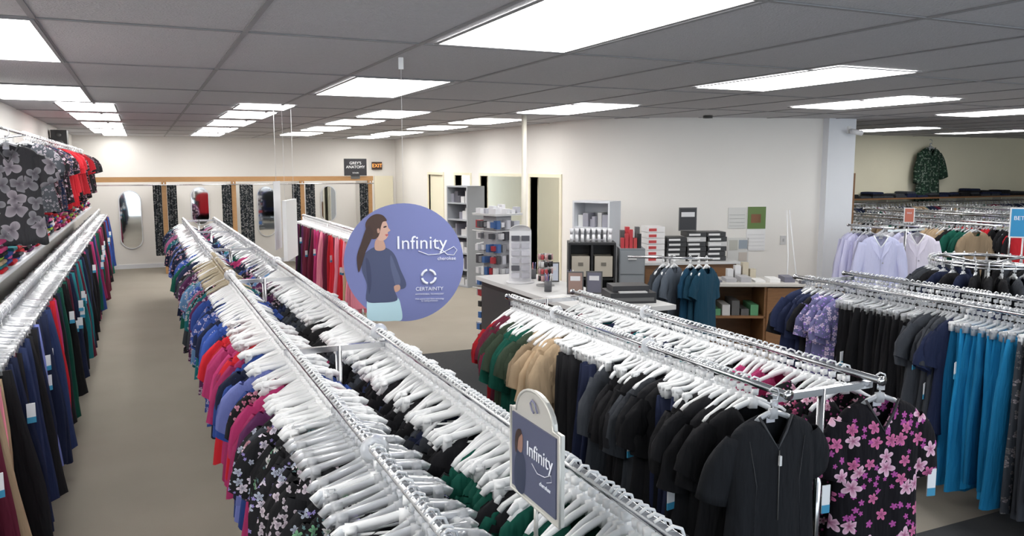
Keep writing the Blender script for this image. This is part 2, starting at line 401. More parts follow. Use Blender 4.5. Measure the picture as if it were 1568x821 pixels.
farmix=[(NV,),(NV2,1,(.3,.35,.5)),(BG,),(K,1,(.5,.2,.3)),(RB,1,(.5,.5,.7)),(TL,1,(.4,.5,.5)),(MG,),(K,),(PL,1,(.5,.4,.5)),(NV,1,(.6,.3,.35)),(CH,),(NV,1,(.3,.4,.6)),(K,2,(.5,.3,.35)),(GR,),((.3,.1,.2),),((.1,.2,.35),1,(.6,.6,.7))]
left=[(2.9,4.0,'pants',[(BG,),(PL,),(BG,)],'c',.035),(4.0,4.4,'pants',[(TN,),(PK,),(NV,)],'c',.035),(4.4,6.5,'pants',[(BG,),(NV,),(PV,),(NV2,),(K,)],'c',.035),(6.5,7.0,'pants',[(RD,),(MG,),(K,)],'c',.035),
 (7.0,10,'pants',[(TL,),(GR,),(NV,),(K,),(BG,)],'c',.036),(10,18.2,'pants',[(NV,),(K,),(GR,),(CH,),(BG,),(RB,),(MG,)],'c',.045)]
make_rack([-.8],2.9,18.2,ZR,[left],zs=1.03)
fl1=(K,2,(.45,.5,.6)); fl2=(K,2,(.15,.35,.2)); fl3=(K,1,(.5,.45,.5)); fl4=(CH,2,(.5,.25,.3))
r2=[(1.25,2.9,'top',[fl1,fl2,fl3,fl1,(K,),(K,)],'Bc',.040),(2.9,3.3,'top',[fl1,fl4,(K,),(BG,1,(.5,.4,.4))],'Bw',.036),(3.3,3.7,'top',[(MG,),(PL,),(BG,1,(.6,.3,.3)),(K,1,(.6,.2,.3))],'Mw',.036),(3.7,4.3,'top',[(PV,),(RB,),(NV,)],'Mw',.036),(4.3,5.1,'top',[(RD,),(RD,),(MG,)],'Mw',.036),
 (5.1,6.6,'top',[(RB,1,(.4,.4,.6)),(NV,),(NV2,1,(.5,.3,.4)),(RB,)],'w',.036),(6.7,8.4,'top',farmix,'t',.045),(8.4,14.4,'top',farmix,'c',.05)]
r3=[(1.45,2.5,'top',[(GR,),(GR,),(K,)],'Mw',.034),(2.5,6.2,'top',[(K,),(K,),(K,),(CH,),(NV,)],'Mw',.034),(6.2,7.4,'top',[(PL,1,(.4,.3,.3)),(K,1,(.4,.3,.35))],'w',.038),(7.5,14.3,'top',farmix,'c',.05)]
make_rack([.6,1.08],1.25,14.4,ZR,[r2,r3],[(.6,2.3),(.6,6.65),(1.08,7.45),(1.08,4.0)],zs=1.12,yawj=.2,drop=.028)
rD=[(2.42,2.7,'top',[(K,)],'w',.036),(2.7,2.85,'pants',[(NV,)],'w',.03),(2.85,3.4,'mix',[(K,),(K,),(CH,)],'w',.034),(3.4,3.6,'pants',[(NV,),(NV,)],'w',.032),(3.6,3.85,'pants',[(K,)],'w',.032),(3.85,4.15,'top',[(TN,),(TN,)],'w',.036),(4.15,4.55,'top',[(OL,),(OL,),(GR,)],'w',.036),(4.55,4.72,'top',[(RD,),(OL,),(BG,)],'w',.036)]
rE=[(2.42,2.65,'top',[(K,2,(.7,.15,.3))],'w',.036),(2.65,3.0,'top',[(BG,),(MG,)],'w',.036),(3.0,4.7,'mix',[(K,),(TL,),(BG,),(NV,),(K,)],'w',.036)]
make_rack([2.17,2.66],2.28,4.75,ZR,[rD,rE],[(2.17,3.15),(2.17,4.1),(2.66,3.9)],zs=1.06,yawj=.17,drop=.018)
rF1=[(2.3,2.9,'pants',[(CH,),(CH,1,(.2,.2,.2))],'c',.035),(2.9,3.32,'pants',[(TQ,),(TQ,)],'c',.035),(3.32,3.55,'top',[(NV,),(CH,)],'c',.035),(3.55,4.2,'pants',[(K,),(K,),(CH,)],'c',.034),(4.2,4.45,'top',[((.15,.15,.3),2,(.6,.5,.8))],'c',.04),(4.45,4.65,'top',[(NV,),(K,)],'c',.04)]
rF2=[(2.3,4.7,'mix',[(K,),(CH,),(NV,),(K,1,(.5,.4,.3))],'c',.036)]
make_rack([4.62,5.14],2.3,4.7,ZR,[rF1,rF2])
rH=[(10.4,11.4,'pants',[(TN,),(RD,),(PK,),(PK,)],'w',.05),(11.4,12.8,'pants',[(RD,),(MG,),(PK,),(BG,)],'w',.05),(12.8,14.6,'pants',[(BG,),(PL,),(BG,),(K,)],'w',.05)]
make_rack([2.6],10.4,14.6,ZR,[rH])
cm=[(K,),(NV,),(CH,),(BG,),(NV,1,(.5,.5,.6)),(TN,),(GR,),(WH,),(LV,)]
make_rack([8.2,8.8],6.9,7.5,1.42,[[(7.2,7.5,'coat',[(LV,),(WH,),(LV,)],'c',.07)],[(7.2,7.5,'coat',[(LV,),(WH,)],'c',.07)]])
make_rack([9.75,10.3],6.6,9.8,1.42,[[(6.9,9.8,'top',[(NV,1,(.5,.5,.6)),(GR,),(K,),(TN,)],'c',.05)],[(6.75,9.8,'top',[(RD,),(RD,),(GR,),(K,)],'c',.06)]])
make_rack([11.6,12.15],6.6,10.3,1.42,[[(6.6,10.3,'top',cm,'c',.06)],[(6.6,10.3,'top',cm,'c',.06)]])
make_rack([13.9,14.45],7.0,10.6,1.42,[[(7.0,10.6,'top',cm,'c',.06)],[(7.0,10.6,'top',cm,'c',.06)]])

# ---------------------------------------------------------------- hero garments
def hero(name,x,y,z,yaw,mat,col,col2,zip_=False,scale=1,tag=True,length=.72,sleeve=.2,seed=3,coat=False):
    e=empty(name,(x,y,z)); e.rotation_euler=(0,0,yaw); e.scale=(scale,)*3
    v,f=top_geo(seed,n=44,length=length,sleeve=sleeve,amp=.010,full=1.25)
    b=B(); b.add(v,f,0,col,col2)
    o=b.obj('cloth_body',[mat],e)
    m=o.modifiers.new('s','SUBSURF'); m.levels=1; m.render_levels=1
    so=o.modifiers.new('t','SOLIDIFY'); so.thickness=.002
    d=B(); lc=tuple(min(1,c*1.8+.006) for c in col)
    d.tube([(-.077,-.02,-.082),(-.042,-.034,-.146),(0,-.040,-.212),(.042,-.034,-.146),(.077,-.02,-.082)],.006,6,col=lc)
    if coat:
        for s in (-1,1):
            d.add([(s*.07,-.02,-.08),(s*.11,-.036,-.13),(s*.075,-.052,-.24),(s*.005,-.056,-.34),(s*.03,-.05,-.2)],[(0,1,2,3,4)],0,tuple(c*1.1 for c in col),smooth=False)
            d.box(s*.12-.05,s*.12+.05,-.068,-.06,-.72,-.60,tuple(c*.93 for c in col))
        d.tube([(0,-.056,-.34),(0,-.062,-.6),(0,-.068,-.95)],.003,5,col=tuple(c*.6 for c in col))
        for k in range(4): d.tube([(.02,-.064-.003*k,-.38-.13*k),(.02,-.07-.003*k,-.38-.13*k)],.008,8,col=(.3,.3,.35))
    if zip_:
        d.tube([(0,-.05,-.215),(0,-.054,-.34),(0,-.056,-.5)],.003,5,col=(.1,.1,.1)); d.box(-.005,.005,-.062,-.052,-.275,-.235,(.75,.75,.75))
        for s in (-1,1):
            d.tube([(s*.13,-.036,-.17),(s*.10,-.05,-.35),(s*.115,-.058,-.62)],.0018,4,col=lc)
    d.box(-.02,.02,.012,.016,-.12,-.095,(.6,.6,.65))
    if tag:
        d.box(.235,.275,-.03,-.026,-.52,-.40,(.85,.87,.9)); d.box(.235,.275,-.031,-.026,-.52,-.485,(.05,.3,.5))
    d.obj('neckline_trim',[M_paint],e)
    hb=B(); hb.add(HANG['top'][0],HANG['top'][1],0); hb.obj('hanger',[M_clear],e)
    return e
hero('black_scrub_top',2.13,2.27,ZR,-.10,M_cloth,(.011,.012,.015),K,zip_=True,scale=.95,seed=5)
hero('floral_scrub_top',2.68,2.26,ZR,-.22,M_bigfl,(.006,.005,.008),(.78,.2,.42),scale=.97,seed=8)
hero('lab_coat',8.12,6.96,1.42,-.7,M_cloth,(.52,.54,.76),K,length=.85,sleeve=.5,tag=False,scale=1.1,coat=True)
hero('lab_coat',8.75,6.96,1.42,-.75,M_cloth,(.72,.68,.8),K,length=.85,sleeve=.5,tag=False,scale=1.1,seed=6,coat=True)
hero('red_scrub_top',10.3,6.6,1.42,-.8,M_cloth,(.5,.02,.03),K,tag=False)
hero('display_shirt',15.25,11.95,2.7,0,M_print,(.012,.03,.02),(.1,.2,.12),scale=1.6,tag=False,sleeve=.35)
hero('camo_scrub_top',-.93,7.3,2.42,.25,M_camo,(.045,.045,.05),(.28,.28,.30),scale=1.1,tag=False)

e=empty('wall_display_rail'); b=B()
b.tube([(-.95,5.2,2.45),(-.95,17,2.45)],.012,8)
for y in np.arange(5.5,17,1.6): b.tube([(-1.25,y,2.40),(-.93,y,2.45)],.009,6); b.box(-1.25,-1.235,y-.02,y+.02,1.2,2.5)
b.obj('rail',[M_chrome],e)
gb,hb=B(),B()
fillrail(gb,hb,-.95,[(8.6,10.5,'top',[(CH,1,(.2,.2,.22)),(NV,1,(.2,.12,.12)),(K,2,(.2,.08,.1))],'c',.2),(10.5,16.6,'top',[(K,1,(.3,.12,.18)),(K,),(RD,),(NV,1,(.25,.25,.4)),(CH,1,(.2,.2,.2)),(MG,)],'c',.22)],2.45,tagp=0,zs=.9)
gb.obj('garments',GM,e); hb.obj('hangers',HM,e)
e=empty('wall_shelf'); simple('board',[(-1.245,-.92,3,18,1.36,1.385)],[M_wallw],parent=e)
b=B()
y=3.1
while y<17.8:
    z=1.387; nst=random.randint(4,8)
    for i in range(nst):
        c=random.choice([RD,MG,NV,RB,K,CH,TL,TN,WH,PK,(.3,.5,.05),PL,RD,(.6,.1,.3)]); t=.03*random.uniform(.8,1.3)
        w=random.uniform(.26,.31); x0=-1.235; n=8
        prof=[(x0,z),(x0+w-.012,z),(x0+w-.002,z+t*.2),(x0+w,z+t*.5),(x0+w-.002,z+t*.8),(x0+w-.012,z+t*.97),(x0+w*.5,z+t*1.02),(x0,z+t*.97)]
        y1=y+random.uniform(0,.015); y2=y+.24+random.uniform(-.01,.015)
        v=[(p[0],y1,p[1]) for p in prof]+[(p[0],y2,p[1]) for p in prof]
        b.add(v,[(k,(k+1)%n,n+(k+1)%n,n+k) for k in range(n)]+[tuple(range(n))[::-1],tuple(range(n,2*n))],0,c,smooth=False)
        z+=t*1.03
    y+=.28
b.obj('folded_clothes',[M_cloth],e)
b=B(); b.box(-1.22,-1.0,14.2,14.5,2.38,2.72,(.02,.02,.022)); b.box(-1.25,-1.22,14.3,14.4,2.5,2.6,(.1,.1,.1))
b.tube([(-1.11,14.2,2.5),(-1.11,14.19,2.5)],.07,16,col=(.06,.06,.06)); b.tube([(-1.11,14.2,2.64),(-1.11,14.19,2.64)],.035,16,col=(.06,.06,.06))
b.obj('wall_speaker',[M_paint])

# ---------------------------------------------------------------- fitting rooms
e=empty('fitting_room'); YF=17.7
b=B(); b.box(-1.2,4.7,YF-.05,YF+.05,1.86,1.96)
for X in (.41,1.74,3.14,4.63): b.box(X-.045,X+.045,YF-.045,YF+.045,0,1.86)
b.obj('wood_frame',[M_wood],e)
b=B()
for X in (.41,1.74,3.14,4.63): b.box(X-.02,X+.02,YF+.05,18.88,0.0,1.86)
b.obj('partitions',[M_wall],e)
b=B(); b.tube([(-1.2,YF-.08,1.80),(4.7,YF-.08,1.80)],.012,8)
for X in (-1.1,.41,1.74,3.14,4.63): b.tube([(X,YF-.08,1.8),(X,YF-.04,1.87)],.008,6)
b.obj('curtain_rod',[M_chrome],e)
b=B()
for x0,x1 in ((.2,.36),(.46,.64),(1.5,1.69),(1.85,2.12),(2.92,3.09),(3.2,3.4),(4.38,4.57)):
    n=24; V=[]
    for i in range(6):
        z=1.8-1.42*i/5
        for j in range(n+1):
            t=j/n; V.append((x0+(x1-x0)*t,YF-.08+.03*math.sin(t*22),z))
    b.add(V,[(i*(n+1)+j,(i+1)*(n+1)+j,(i+1)*(n+1)+j+1,i*(n+1)+j+1) for i in range(5) for j in range(n)],0,(.02,.025,.03),(.3,.32,.3))
b.obj('curtains',[M_print],e)
def mirror(x,z0,z1,w,y=18.87):
    pts=[]; r=w/2
    for a in np.linspace(0,math.pi,16): pts.append((x+r*math.cos(a),z1-r+r*math.sin(a)))
    for a in np.linspace(math.pi,2*math.pi,16): pts.append((x+r*math.cos(a),z0+r+r*math.sin(a)))
    b=B(); b.poly(pts,y,(1,1,1),0); b.tube([(p[0],y+.005,p[1]) for p in pts],.012,6,mat=1,closed=True); b.obj('wall_mirror',[M_mirror,M_wallw])
mirror(-.24,.43,1.66,.42); mirror(1.15,.9,1.72,.36); mirror(2.55,.6,1.72,.38); mirror(3.95,.9,1.72,.34)
b=B(); b.box(4.05,4.55,YF-.08,YF-.06,1.97,2.34,(.02,.02,.025)); b.box(4.2,4.4,YF-.06,YF-.04,1.9,2.0,(.1,.1,.1))
o=b.obj('wall_sign',[M_paint]); text("GREY'S\nANATOMY",.085,(4.3,YF-.085,2.2),(math.pi/2,0,0),M_white,'lettering',o); text("SCRUBS",.04,(4.3,YF-.085,2.03),(math.pi/2,0,0),M_white,'lettering',o)
b=B(); b.box(5.0,5.24,18.84,18.9,2.10,2.28,(.06,.03,.02)); o=b.obj('exit_sign',[M_paint]); text('EXIT',.12,(5.12,18.835,2.19),(math.pi/2,0,0),M_exit,'lettering',o)
simple('door_1',[(5.05,5.5,18.84,18.88,0,1.95)],[M_wally])

# ---------------------------------------------------------------- signs
S=.004
M_w=plain('sign_white',(.85,.87,.95),.5)
e=empty('hanging_round_sign',(1.44,4.72,1.57)); e.rotation_euler=(0,0,-math.radians(17))
b=B(); R=91*S; n=64
v=[(R*math.cos(a),0,R*math.sin(a)) for a in np.linspace(0,2*math.pi,n,endpoint=False)]
v+=[(p[0],.006,p[2]) for p in v]
b.add(v,[tuple(range(n)),tuple(range(n,2*n))[::-1]]+[(k,n+k,n+(k+1)%n,(k+1)%n) for k in range(n)],0,(.18,.205,.44),smooth=False)
def q(pts,col,y,sm=True):
    p=[((a-618)*S,(402-c)*S) for a,c in pts]
    if sm: p=smoothpoly(p)
    b.poly(p,y,col)
q([(564,345),(554,370),(547,392),(549,415),(554,404),(560,385),(569,366),(572,354)],(.05,.025,.02),-.0045)
q([(563,455),(560,475),(562,489),(580,492),(600,492),(613,490),(612,470),(606,455),(585,452)],(.50,.72,.80),-.001)
q([(556,392),(566,381),(580,376),(594,380),(604,390),(612,412),(620,432),(618,441),(606,444),(603,446),(606,460),(582,463),(560,460),(561,435),(554,412)],(.065,.08,.16),-.002)
q([(598,390),(605,408),(612,430),(606,441),(601,425),(597,405)],(.10,.12,.22),-.0025)
q([(560,395),(566,402),(568,430),(564,450),(562,430)],(.045,.055,.12),-.0025)
q([(574,380),(576,366),(586,366),(590,379),(582,383)],(.55,.33,.25),-.003)
q([(578,336),(588,334),(593,341),(595,348),(598,352),(594,355),(594,361),(588,367),(579,366),(574,355)],(.62,.39,.31),-.0035)
q([(562,352),(561,341),(567,332),(577,327),(587,329),(593,337),(587,339),(584,346),(582,355),(579,362),(573,365),(566,362)],(.06,.03,.022),-.004)
q([(578,350),(581,349),(582,354),(579,356)],(.5,.29,.22),-.0042)
q([(588,346),(592,345),(592,347),(588,348)],(.04,.02,.02),-.0042)
q([(590,358),(595,358),(592,361)],(.5,.12,.12),-.0042)
q([(602,438),(610,436),(611,443),(604,447)],(.55,.33,.25),-.0035)
b.obj('disc',[M_paint],e)
R90=(math.pi/2,0,0)
def T(s,px,py,size,**k): return text(s,size,((px-618)*S,-.006,(402-py)*S),R90,M_w,'lettering',e,**k)
T('Infinity',645,372,.115); T('cherokee',683,396,.03); T('CERTAINTY',656,443,.032); T('ANTIMICROBIAL TECHNOLOGY',656,451,.012); T('With antimicrobial fabric technology\nfor lasting protection',656,460,.012)
b=B()
sw=[(640,384),(655,390),(672,389),(685,383),(694,378),(699,383),(694,391),(684,390),(676,383),(668,380)]
b.tube([((x-618)*S,-.006,(402-y)*S) for x,y in sw],.0025,5)
for k in range(4):
    a0=k*math.pi/2+.2
    b.tube([((655-618)*S+.042*math.cos(a),-.006,(402-424)*S+.042*math.sin(a)) for a in np.linspace(a0,a0+1.25,8)],.008,5)
b.obj('logo',[M_w],e)
b=B(); b.tube([(0,.003,R-.01),(0,.003,CEIL-1.57-.01)],.0012,5); b.box(-.015,.015,-.005,.01,CEIL-1.57-.08,CEIL-1.57-.012); b.obj('string',[M_white],e)

e=empty('rack_top_sign',(.84,1.70,1.44)); e.rotation_euler=(0,0,-math.pi/2)
b=B(); w=.135; zb,zt=-.12,.10
out=[(-w,zb),(w,zb),(w,zt)]+[(w*.75*math.cos(a),zt+.07*math.sin(a)) for a in np.linspace(0,math.pi,14)]+[(-w,zt)]
v=[(p[0],0,p[1]) for p in out]; n=len(out); v+=[(p[0],.012,p[1]) for p in out]
b.add(v,[tuple(range(n)),tuple(range(n,2*n))[::-1]]+[(k,n+k,n+(k+1)%n,(k+1)%n) for k in range(n)],0,smooth=False)
b.tube([(p[0],0,p[1]) for p in out],.004,6,mat=0,closed=True)
b.box(-w+.015,w-.015,-.004,0,zb+.015,zt-.01,(.085,.095,.16),1)
b.poly(smoothpoly([(-.1,zb+.015),(-.05,zb+.015),(-.04,-.03),(-.06,.0),(-.09,-.01),(-.105,-.05)]),-.0045,(.03,.04,.08),1)
b.poly(smoothpoly([(-.085,.0),(-.06,.0),(-.055,.04),(-.075,.05),(-.09,.03)]),-.005,(.3,.17,.13),1)
b.poly(smoothpoly([(-.09,-.01),(-.078,.03),(-.06,.048),(-.075,.056),(-.095,.04),(-.1,.0)]),-.0055,(.04,.02,.015),1)
b.tube([(.03,-.006,.125),(.015,-.006,.145),(0,-.006,.15),(-.01,-.006,.14),(0,-.006,.125),(.01,-.006,.12)],.0025,5,col=(.2,.2,.3),mat=1)
b.tube([(.0,-.006,-.01),(.03,-.006,-.025),(.07,-.006,-.02),(.1,-.006,-.005),(.105,-.006,-.02),(.08,-.006,-.03)],.0012,5,col=(.7,.7,.8),mat=1)
b.tube([(0,.006,zb),(0,.006,-.2)],.006,8); b.tube([(0,.006,-.2),(0,.006,-1.36)],.008,8)
b.cyl(0,.006,-1.44,-1.425,.12,mat=0)
b.obj('frame',[M_steel,M_paint],e)
text('Infinity',.052,(.04,-.006,0.02),R90,M_w,'lettering',e); text('cherokee',.015,(.07,-.006,-.045),R90,M_w,'lettering',e)

e=empty('hanging_banner',(1.46,9.0,0)); e.rotation_euler=(0,0,-.35)
b=B(); b.box(-.02,.02,-.3,.3,1.16,1.8,(.78,.79,.8)); b.box(-.026,-.02,-.24,.24,1.22,1.5,(.6,.62,.66)); b.obj('panel',[M_paint],e)
b=B(); b.box(-.16,-.155,-.05,.3,1.25,2.0,(.75,.76,.8)); b.obj('second_panel',[M_paint],e)
b=B(); b.tube([(0,.25,1.79),(0,.25,CEIL-.01)],.0015,5); b.tube([(0,-.25,1.79),(0,-.25,CEIL-.01)],.0015,5); b.tube([(-.158,.1,1.99),(-.158,.1,CEIL-.01)],.0015,5); b.obj('string',[M_white],e)

b=B(); b.cyl(4.42,9.26,0,CEIL-.005,.033,n=24); b.obj('support_pole',[plain('pole_paint',(.66,.63,.55),.5)])

# ---------------------------------------------------------------- counter & furniture
LG=(.62,.62,.62); DG=(.03,.031,.034)
b=B(); b.box(3.2,3.85,5.5,7.9,.96,1.0,LG); b.box(3.25,3.8,5.55,7.85,.0,.96,DG); b.box(3.85,4.05,5.5,6.1,.96,1.0,LG); b.box(3.8,4.0,5.55,6.05,0,.96,DG)
b.box(3.245,3.25,5.55,7.85,.06,.9,(.04,.041,.045))
b.obj('sales_counter',[M_paint])
b=B(); b.box(-.11,.11,-.02,.02,0,.52,(.8,.8,.82)); b.cyl(0,0,.0,.015,.14,(.7,.7,.72)); 
for i in range(6):
    for k in range(2): b.box(-.09+.1*k,-.01+.1*k,-.045,-.02,.05+i*.075,.1+i*.075,random.choice([(.6,.6,.65),(.1,.1,.12),(.75,.75,.8),(.5,.5,.55)]))
v=[(.11*math.cos(a),y,.52+.06*math.sin(a)) for y in (-.02,.02) for a in np.linspace(0,math.pi,12)]
b.add(v,[tuple(range(12)),tuple(range(12,24))[::-1]]+[(k,k+1,13+k,12+k) for k in range(11)],0,(.8,.8,.82))
b.obj('product_display_tower',[M_paint],None,(3.42,7.25,1.0),-.4)
b=B(); b.cyl(0,0,0,.04,.28,(.1,.1,.1)); b.cyl(0,0,.04,1.72,.02,(.6,.6,.6)); b.box(-.11,.11,-.11,.11,.12,1.62,(.35,.35,.37))
for sgn in range(4):
    a=sgn*math.pi/2; ca,sa=math.cos(a),math.sin(a)
    def sbox(*q,col):
        bb=B(); bb.box(*q); v=bb.V[0]; b.add(np.stack([v[:,0]*ca-v[:,1]*sa,v[:,0]*sa+v[:,1]*ca,v[:,2]],1),bb.F,0,col,smooth=False)
    for i in range(11):
        z=.22+i*.13
        for k in range(5):
            if random.random()<.18: continue
            c=random.choice([(.35,.03,.04),(.05,.12,.3),(.06,.06,.07),(.6,.6,.62),(.7,.7,.72),(.65,.65,.68),(.5,.5,.55),(.2,.2,.22)] if i>5 else [(.35,.03,.04),(.05,.12,.3),(.06,.06,.07),(.05,.15,.4),(.4,.4,.42),(.03,.03,.03),(.6,.6,.65)])
            X=-.13+.065*k; dd=random.uniform(.15,.21); hh=random.uniform(.025,.05); 
            sbox(X-.024,X+.024,-dd,-.115,z-hh,z+hh,col=c)
for z in (.15,.8,1.45,1.64): b.tube([(.2,.2,z),(-.2,.2,z),(-.2,-.2,z),(.2,-.2,z)],.005,6,col=(.7,.7,.7),closed=True)
b.box(-.2,.2,-.2,.2,1.62,1.635,(.6,.6,.6))
for k in range(5):
    for j in range(3):
        if random.random()<.8: b.box(-.19+.08*k,-.14+.08*k,-.19+.13*j,-.11+.13*j,1.636,1.68+.06*random.random(),random.choice([(.7,.7,.72),(.5,.5,.55),(.75,.75,.78)]))
b.obj('merchandise_spinner',[M_paint],None,(3.62,8.28,0),.3)
b=B()
b.cyl(0,0,0,.012,.09,(.3,.3,.3)); b.cyl(0,0,.012,.32,.008,(.6,.6,.6))
for i in range(4):
    b.tube([(.06*math.cos(a),.06*math.sin(a),.1+i*.07) for a in np.linspace(0,2*math.pi,12,endpoint=False)],.003,5,closed=True)
    for k in range(10):
        a=k*math.pi/5; b.cyl(.06*math.cos(a),.06*math.sin(a),.05+i*.07,.1+i*.07,.016,random.choice([(.4,.05,.06),(.5,.3,.3),(.6,.6,.6),K,(.3,.1,.1)]),n=8)
b.obj('badge_reel_spinner',[M_paint],None,(3.55,6.95,1.0))
def leaning(name,loc,w,hh,col,rz=0):
    b=B(); b.box(-w/2,w/2,-.006,.006,.0,hh,(.1,.1,.1)); b.box(-w/2+.012,w/2-.012,-.009,-.006,.015,hh-.012,col); b.box(-w/2+.03,w/2-.03,-.011,-.009,hh*.6,hh*.8,(.7,.7,.72)); b.box(-.04,.04,0,.08,0,.01,(.1,.1,.1)); return b.obj(name,[M_paint],None,loc,rz)
leaning('brochure_frame',(3.55,6.35,1.0),.15,.21,(.3,.2,.17),-.5); leaning('brochure_frame',(3.72,6.3,1.0),.15,.21,(.15,.15,.2),-.6)
leaning('counter_card',(3.72,7.15,1.0),.16,.2,(.6,.65,.75),-.4)
for (x,y,c1) in ((3.66,7.45,(.75,.3,.3)),(3.6,7.65,(.2,.3,.6)),(3.72,6.75,(.7,.7,.3)),(3.4,6.6,(.7,.7,.75))):
    b=B(); b.cyl(0,0,0,.1,.035,(.1,.1,.11),n=14)
    for k in range(6):
        a=k*1.05; b.tube([(.012*math.cos(a),.012*math.sin(a),.02),(.03*math.cos(a),.03*math.sin(a),.17)],.004,5,col=random.choice([c1,(.8,.8,.8),(.1,.1,.3)]))
    b.obj('pen_cup',[M_paint],None,(x,y,1.0))
b=B(); b.box(-.2,.2,-.16,.16,0,.09,(.02,.02,.022)); b.box(-.16,.16,-.08,.14,.09,.14,(.03,.03,.034)); b.box(-.12,.12,-.165,-.1,.09,.1,(.5,.5,.5)); b.box(-.18,.18,-.163,-.16,.02,.05,(.1,.1,.1)); b.obj('printer',[M_paint],None,(3.80,5.85,1.0),-.3)
b=B(); b.box(-.11,.11,-.08,.08,0,.045,(.02,.02,.022)); 
for i in range(3):
    for k in range(4): b.box(-.02+k*.03,.0+k*.03,-.065+i*.045,-.04+i*.045,.045,.05,(.5,.5,.5))
b.box(-.1,-.05,-.08,.08,.05,.08,(.03,.03,.03)); b.obj('desk_telephone',[M_paint],None,(3.42,5.72,1.0),-.3)
simple('paper_stack',[(-.1,.1,-.14,.14,0,.01)],[M_white],(3.36,6.2,1.0),.2)

def case(name,w,d,hh,nsh,col,loc,rz,items=None,cols=1,back=True):
    b=B(); t=.025
    b.box(-w/2,-w/2+t,0,d,0,hh,col); b.box(w/2-t,w/2,0,d,0,hh,col); b.box(-w/2+t,w/2-t,d-.015,d,0,hh,col)
    for i in range(nsh+1):
        z=(hh-t)*i/nsh; b.box(-w/2+t,w/2-t,0,d-.015,z,z+t,col)
    for c in range(1,cols):
        X=-w/2+w*c/cols; b.box(X-t/2,X+t/2,0,d-.015,t,hh-t,col)
    if items:
        for i in range(nsh):
            z=(hh-t)*i/nsh+t; x=-w/2+t+.01; sh=(hh-t)/nsh-t
            while x<w/2-t-.08:
                ww=random.uniform(.04,.12); hz=sh*random.uniform(.3,.85)
                if random.random()<.8: b.box(x,min(x+ww,w/2-t-.01),random.uniform(.03,.1),d-.05,z,z+hz,random.choice(items))
                x+=ww+.01
    return b.obj(name,[M_paint],None,loc,rz)
case('white_bookcase',.55,.3,1.72,5,(.6,.62,.66),(5.25,9.0,0),-math.pi/3,[(.7,.7,.7),(.3,.3,.35),(.5,.5,.5)])
case('metal_shelving',.6,.4,1.82,6,(.35,.37,.4),(5.15,13.6,0),-math.pi/2+.3,[(.6,.6,.6),(.1,.1,.12),(.25,.25,.3),(.7,.7,.72)])
o=case('cube_shelf',.56,.35,1.27,3,(.02,.02,.022),(4.78,8.15,0),-.45,None,2)
b=B()
for i in range(3):
    for c in (-1,1):
        z=.04+i*.415; b.box(c*.135-.105,c*.135+.105,-.01,.3,z,z+.24,(.55,.5,.42)); b.box(c*.135-.03,c*.135+.03,-.016,-.01,z+.13,z+.17,(.2,.18,.15))
b.obj('storage_bins',[M_paint],o)
b=B(); b.box(-.15,.15,0,.45,0,1.2,(.22,.24,.26))
for i in range(4): b.box(-.14,.14,-.012,0,.03+i*.29,.3+i*.29,(.27,.29,.31)); b.box(-.05,.05,-.025,-.012,.2+i*.29,.215+i*.29,(.6,.6,.6))
b.obj('filing_cabinet',[M_paint],None,(5.22,7.97,0),-.45)
b=B()
for i in range(8):
    X=-.24+.066*i; b.cyl(X,.12,0,.09,.022,(.8,.8,.82),n=10,r2=.016); b.cyl(X,.12,.09,.16,.016,(.75,.75,.78),n=10,r2=.026)
b.obj('product_bottles',[M_paint],None,(4.78,8.15,1.27),-.45)
BC=(5.66,8.45,0)
o=empty('back_counter',BC); o.rotation_euler=(0,0,wang)
simple('top',[(0,1.3,-.05,.36,.93,.96)],[plain('counter_white',(.6,.6,.6),.4)],parent=o)
b=B(); b.box(.03,1.27,0,.34,0,.93)
for k in range(3): b.box(.06+k*.4,.42+k*.4,-.015,0,.05,.88)
b.obj('cabinet',[M_brown],o)
b=B()
for c in range(3):
    for r in range(random.randint(5,6)):
        X=.36+c*.27; z=.962+r*.062; j=random.uniform(-.01,.01)
        b.box(X+j,X+.25+j,.06,.32,z,z+.058,(.03,.03,.032) if (r+c)%5 else (.5,.5,.5)); b.box(X+.02+j,X+.17+j,.057,.06,z+.015,z+.04,(.7,.7,.7))
b.obj('shoe_box_stack',[M_paint],None,BC,wang)
b=B()
for r in range(6): b.box(.1,.33,.06,.32,.962+r*.075,.962+r*.075+.07,(.75,.74,.74)); b.box(.12,.22,.057,.06,.975+r*.075,1.01+r*.075,(.5,.05,.05))
b.obj('supply_boxes',[M_paint],None,BC,wang)
b=B()
for k in range(5):
    b.box(-.13+k*.05,-.09+k*.05,.05,.12,.0,.12+.05*(k%3),random.choice([(.5,.04,.05),(.7,.7,.7),K,(.5,.05,.05)])); 
for k in range(4): b.box(-.12+k*.06,-.07+k*.06,.2,.3,0,.2+.04*(k%2),random.choice([(.5,.04,.05),(.6,.6,.6),(.1,.1,.1)]))
b.obj('product_boxes',[M_paint],None,(5.22,7.97,1.2),-.45)
def onwall(name,s,z0,w,hh,cols):
    d=Vector((WB[0]-WA[0],WB[1]-WA[1])).normalized(); L=s
    loc=(WA[0]+d.x*L,WA[1]+d.y*L,z0); b=B(); b.box(-w/2,w/2,-.012,-.002,0,hh,cols[0])
    for c in cols[1:]: b.box(*c[0][:2],-.016,-.012,*c[0][2:],c[1])
    return b.obj(name,[M_paint],None,loc,wang)
leaning('framed_poster',(6.42,8.52,1.335),.24,.30,(.03,.03,.035),wang)
onwall('wall_calendar',2.10,1.02,.27,.6,[(.8,.8,.8),((-.13,.13,.3,.6),(.12,.2,.05)),((-.08,.06,.38,.5),(.35,.15,.08))]+[((-.12,.12,.02+.05*k,.022+.05*k),(.4,.4,.4)) for k in range(5)])
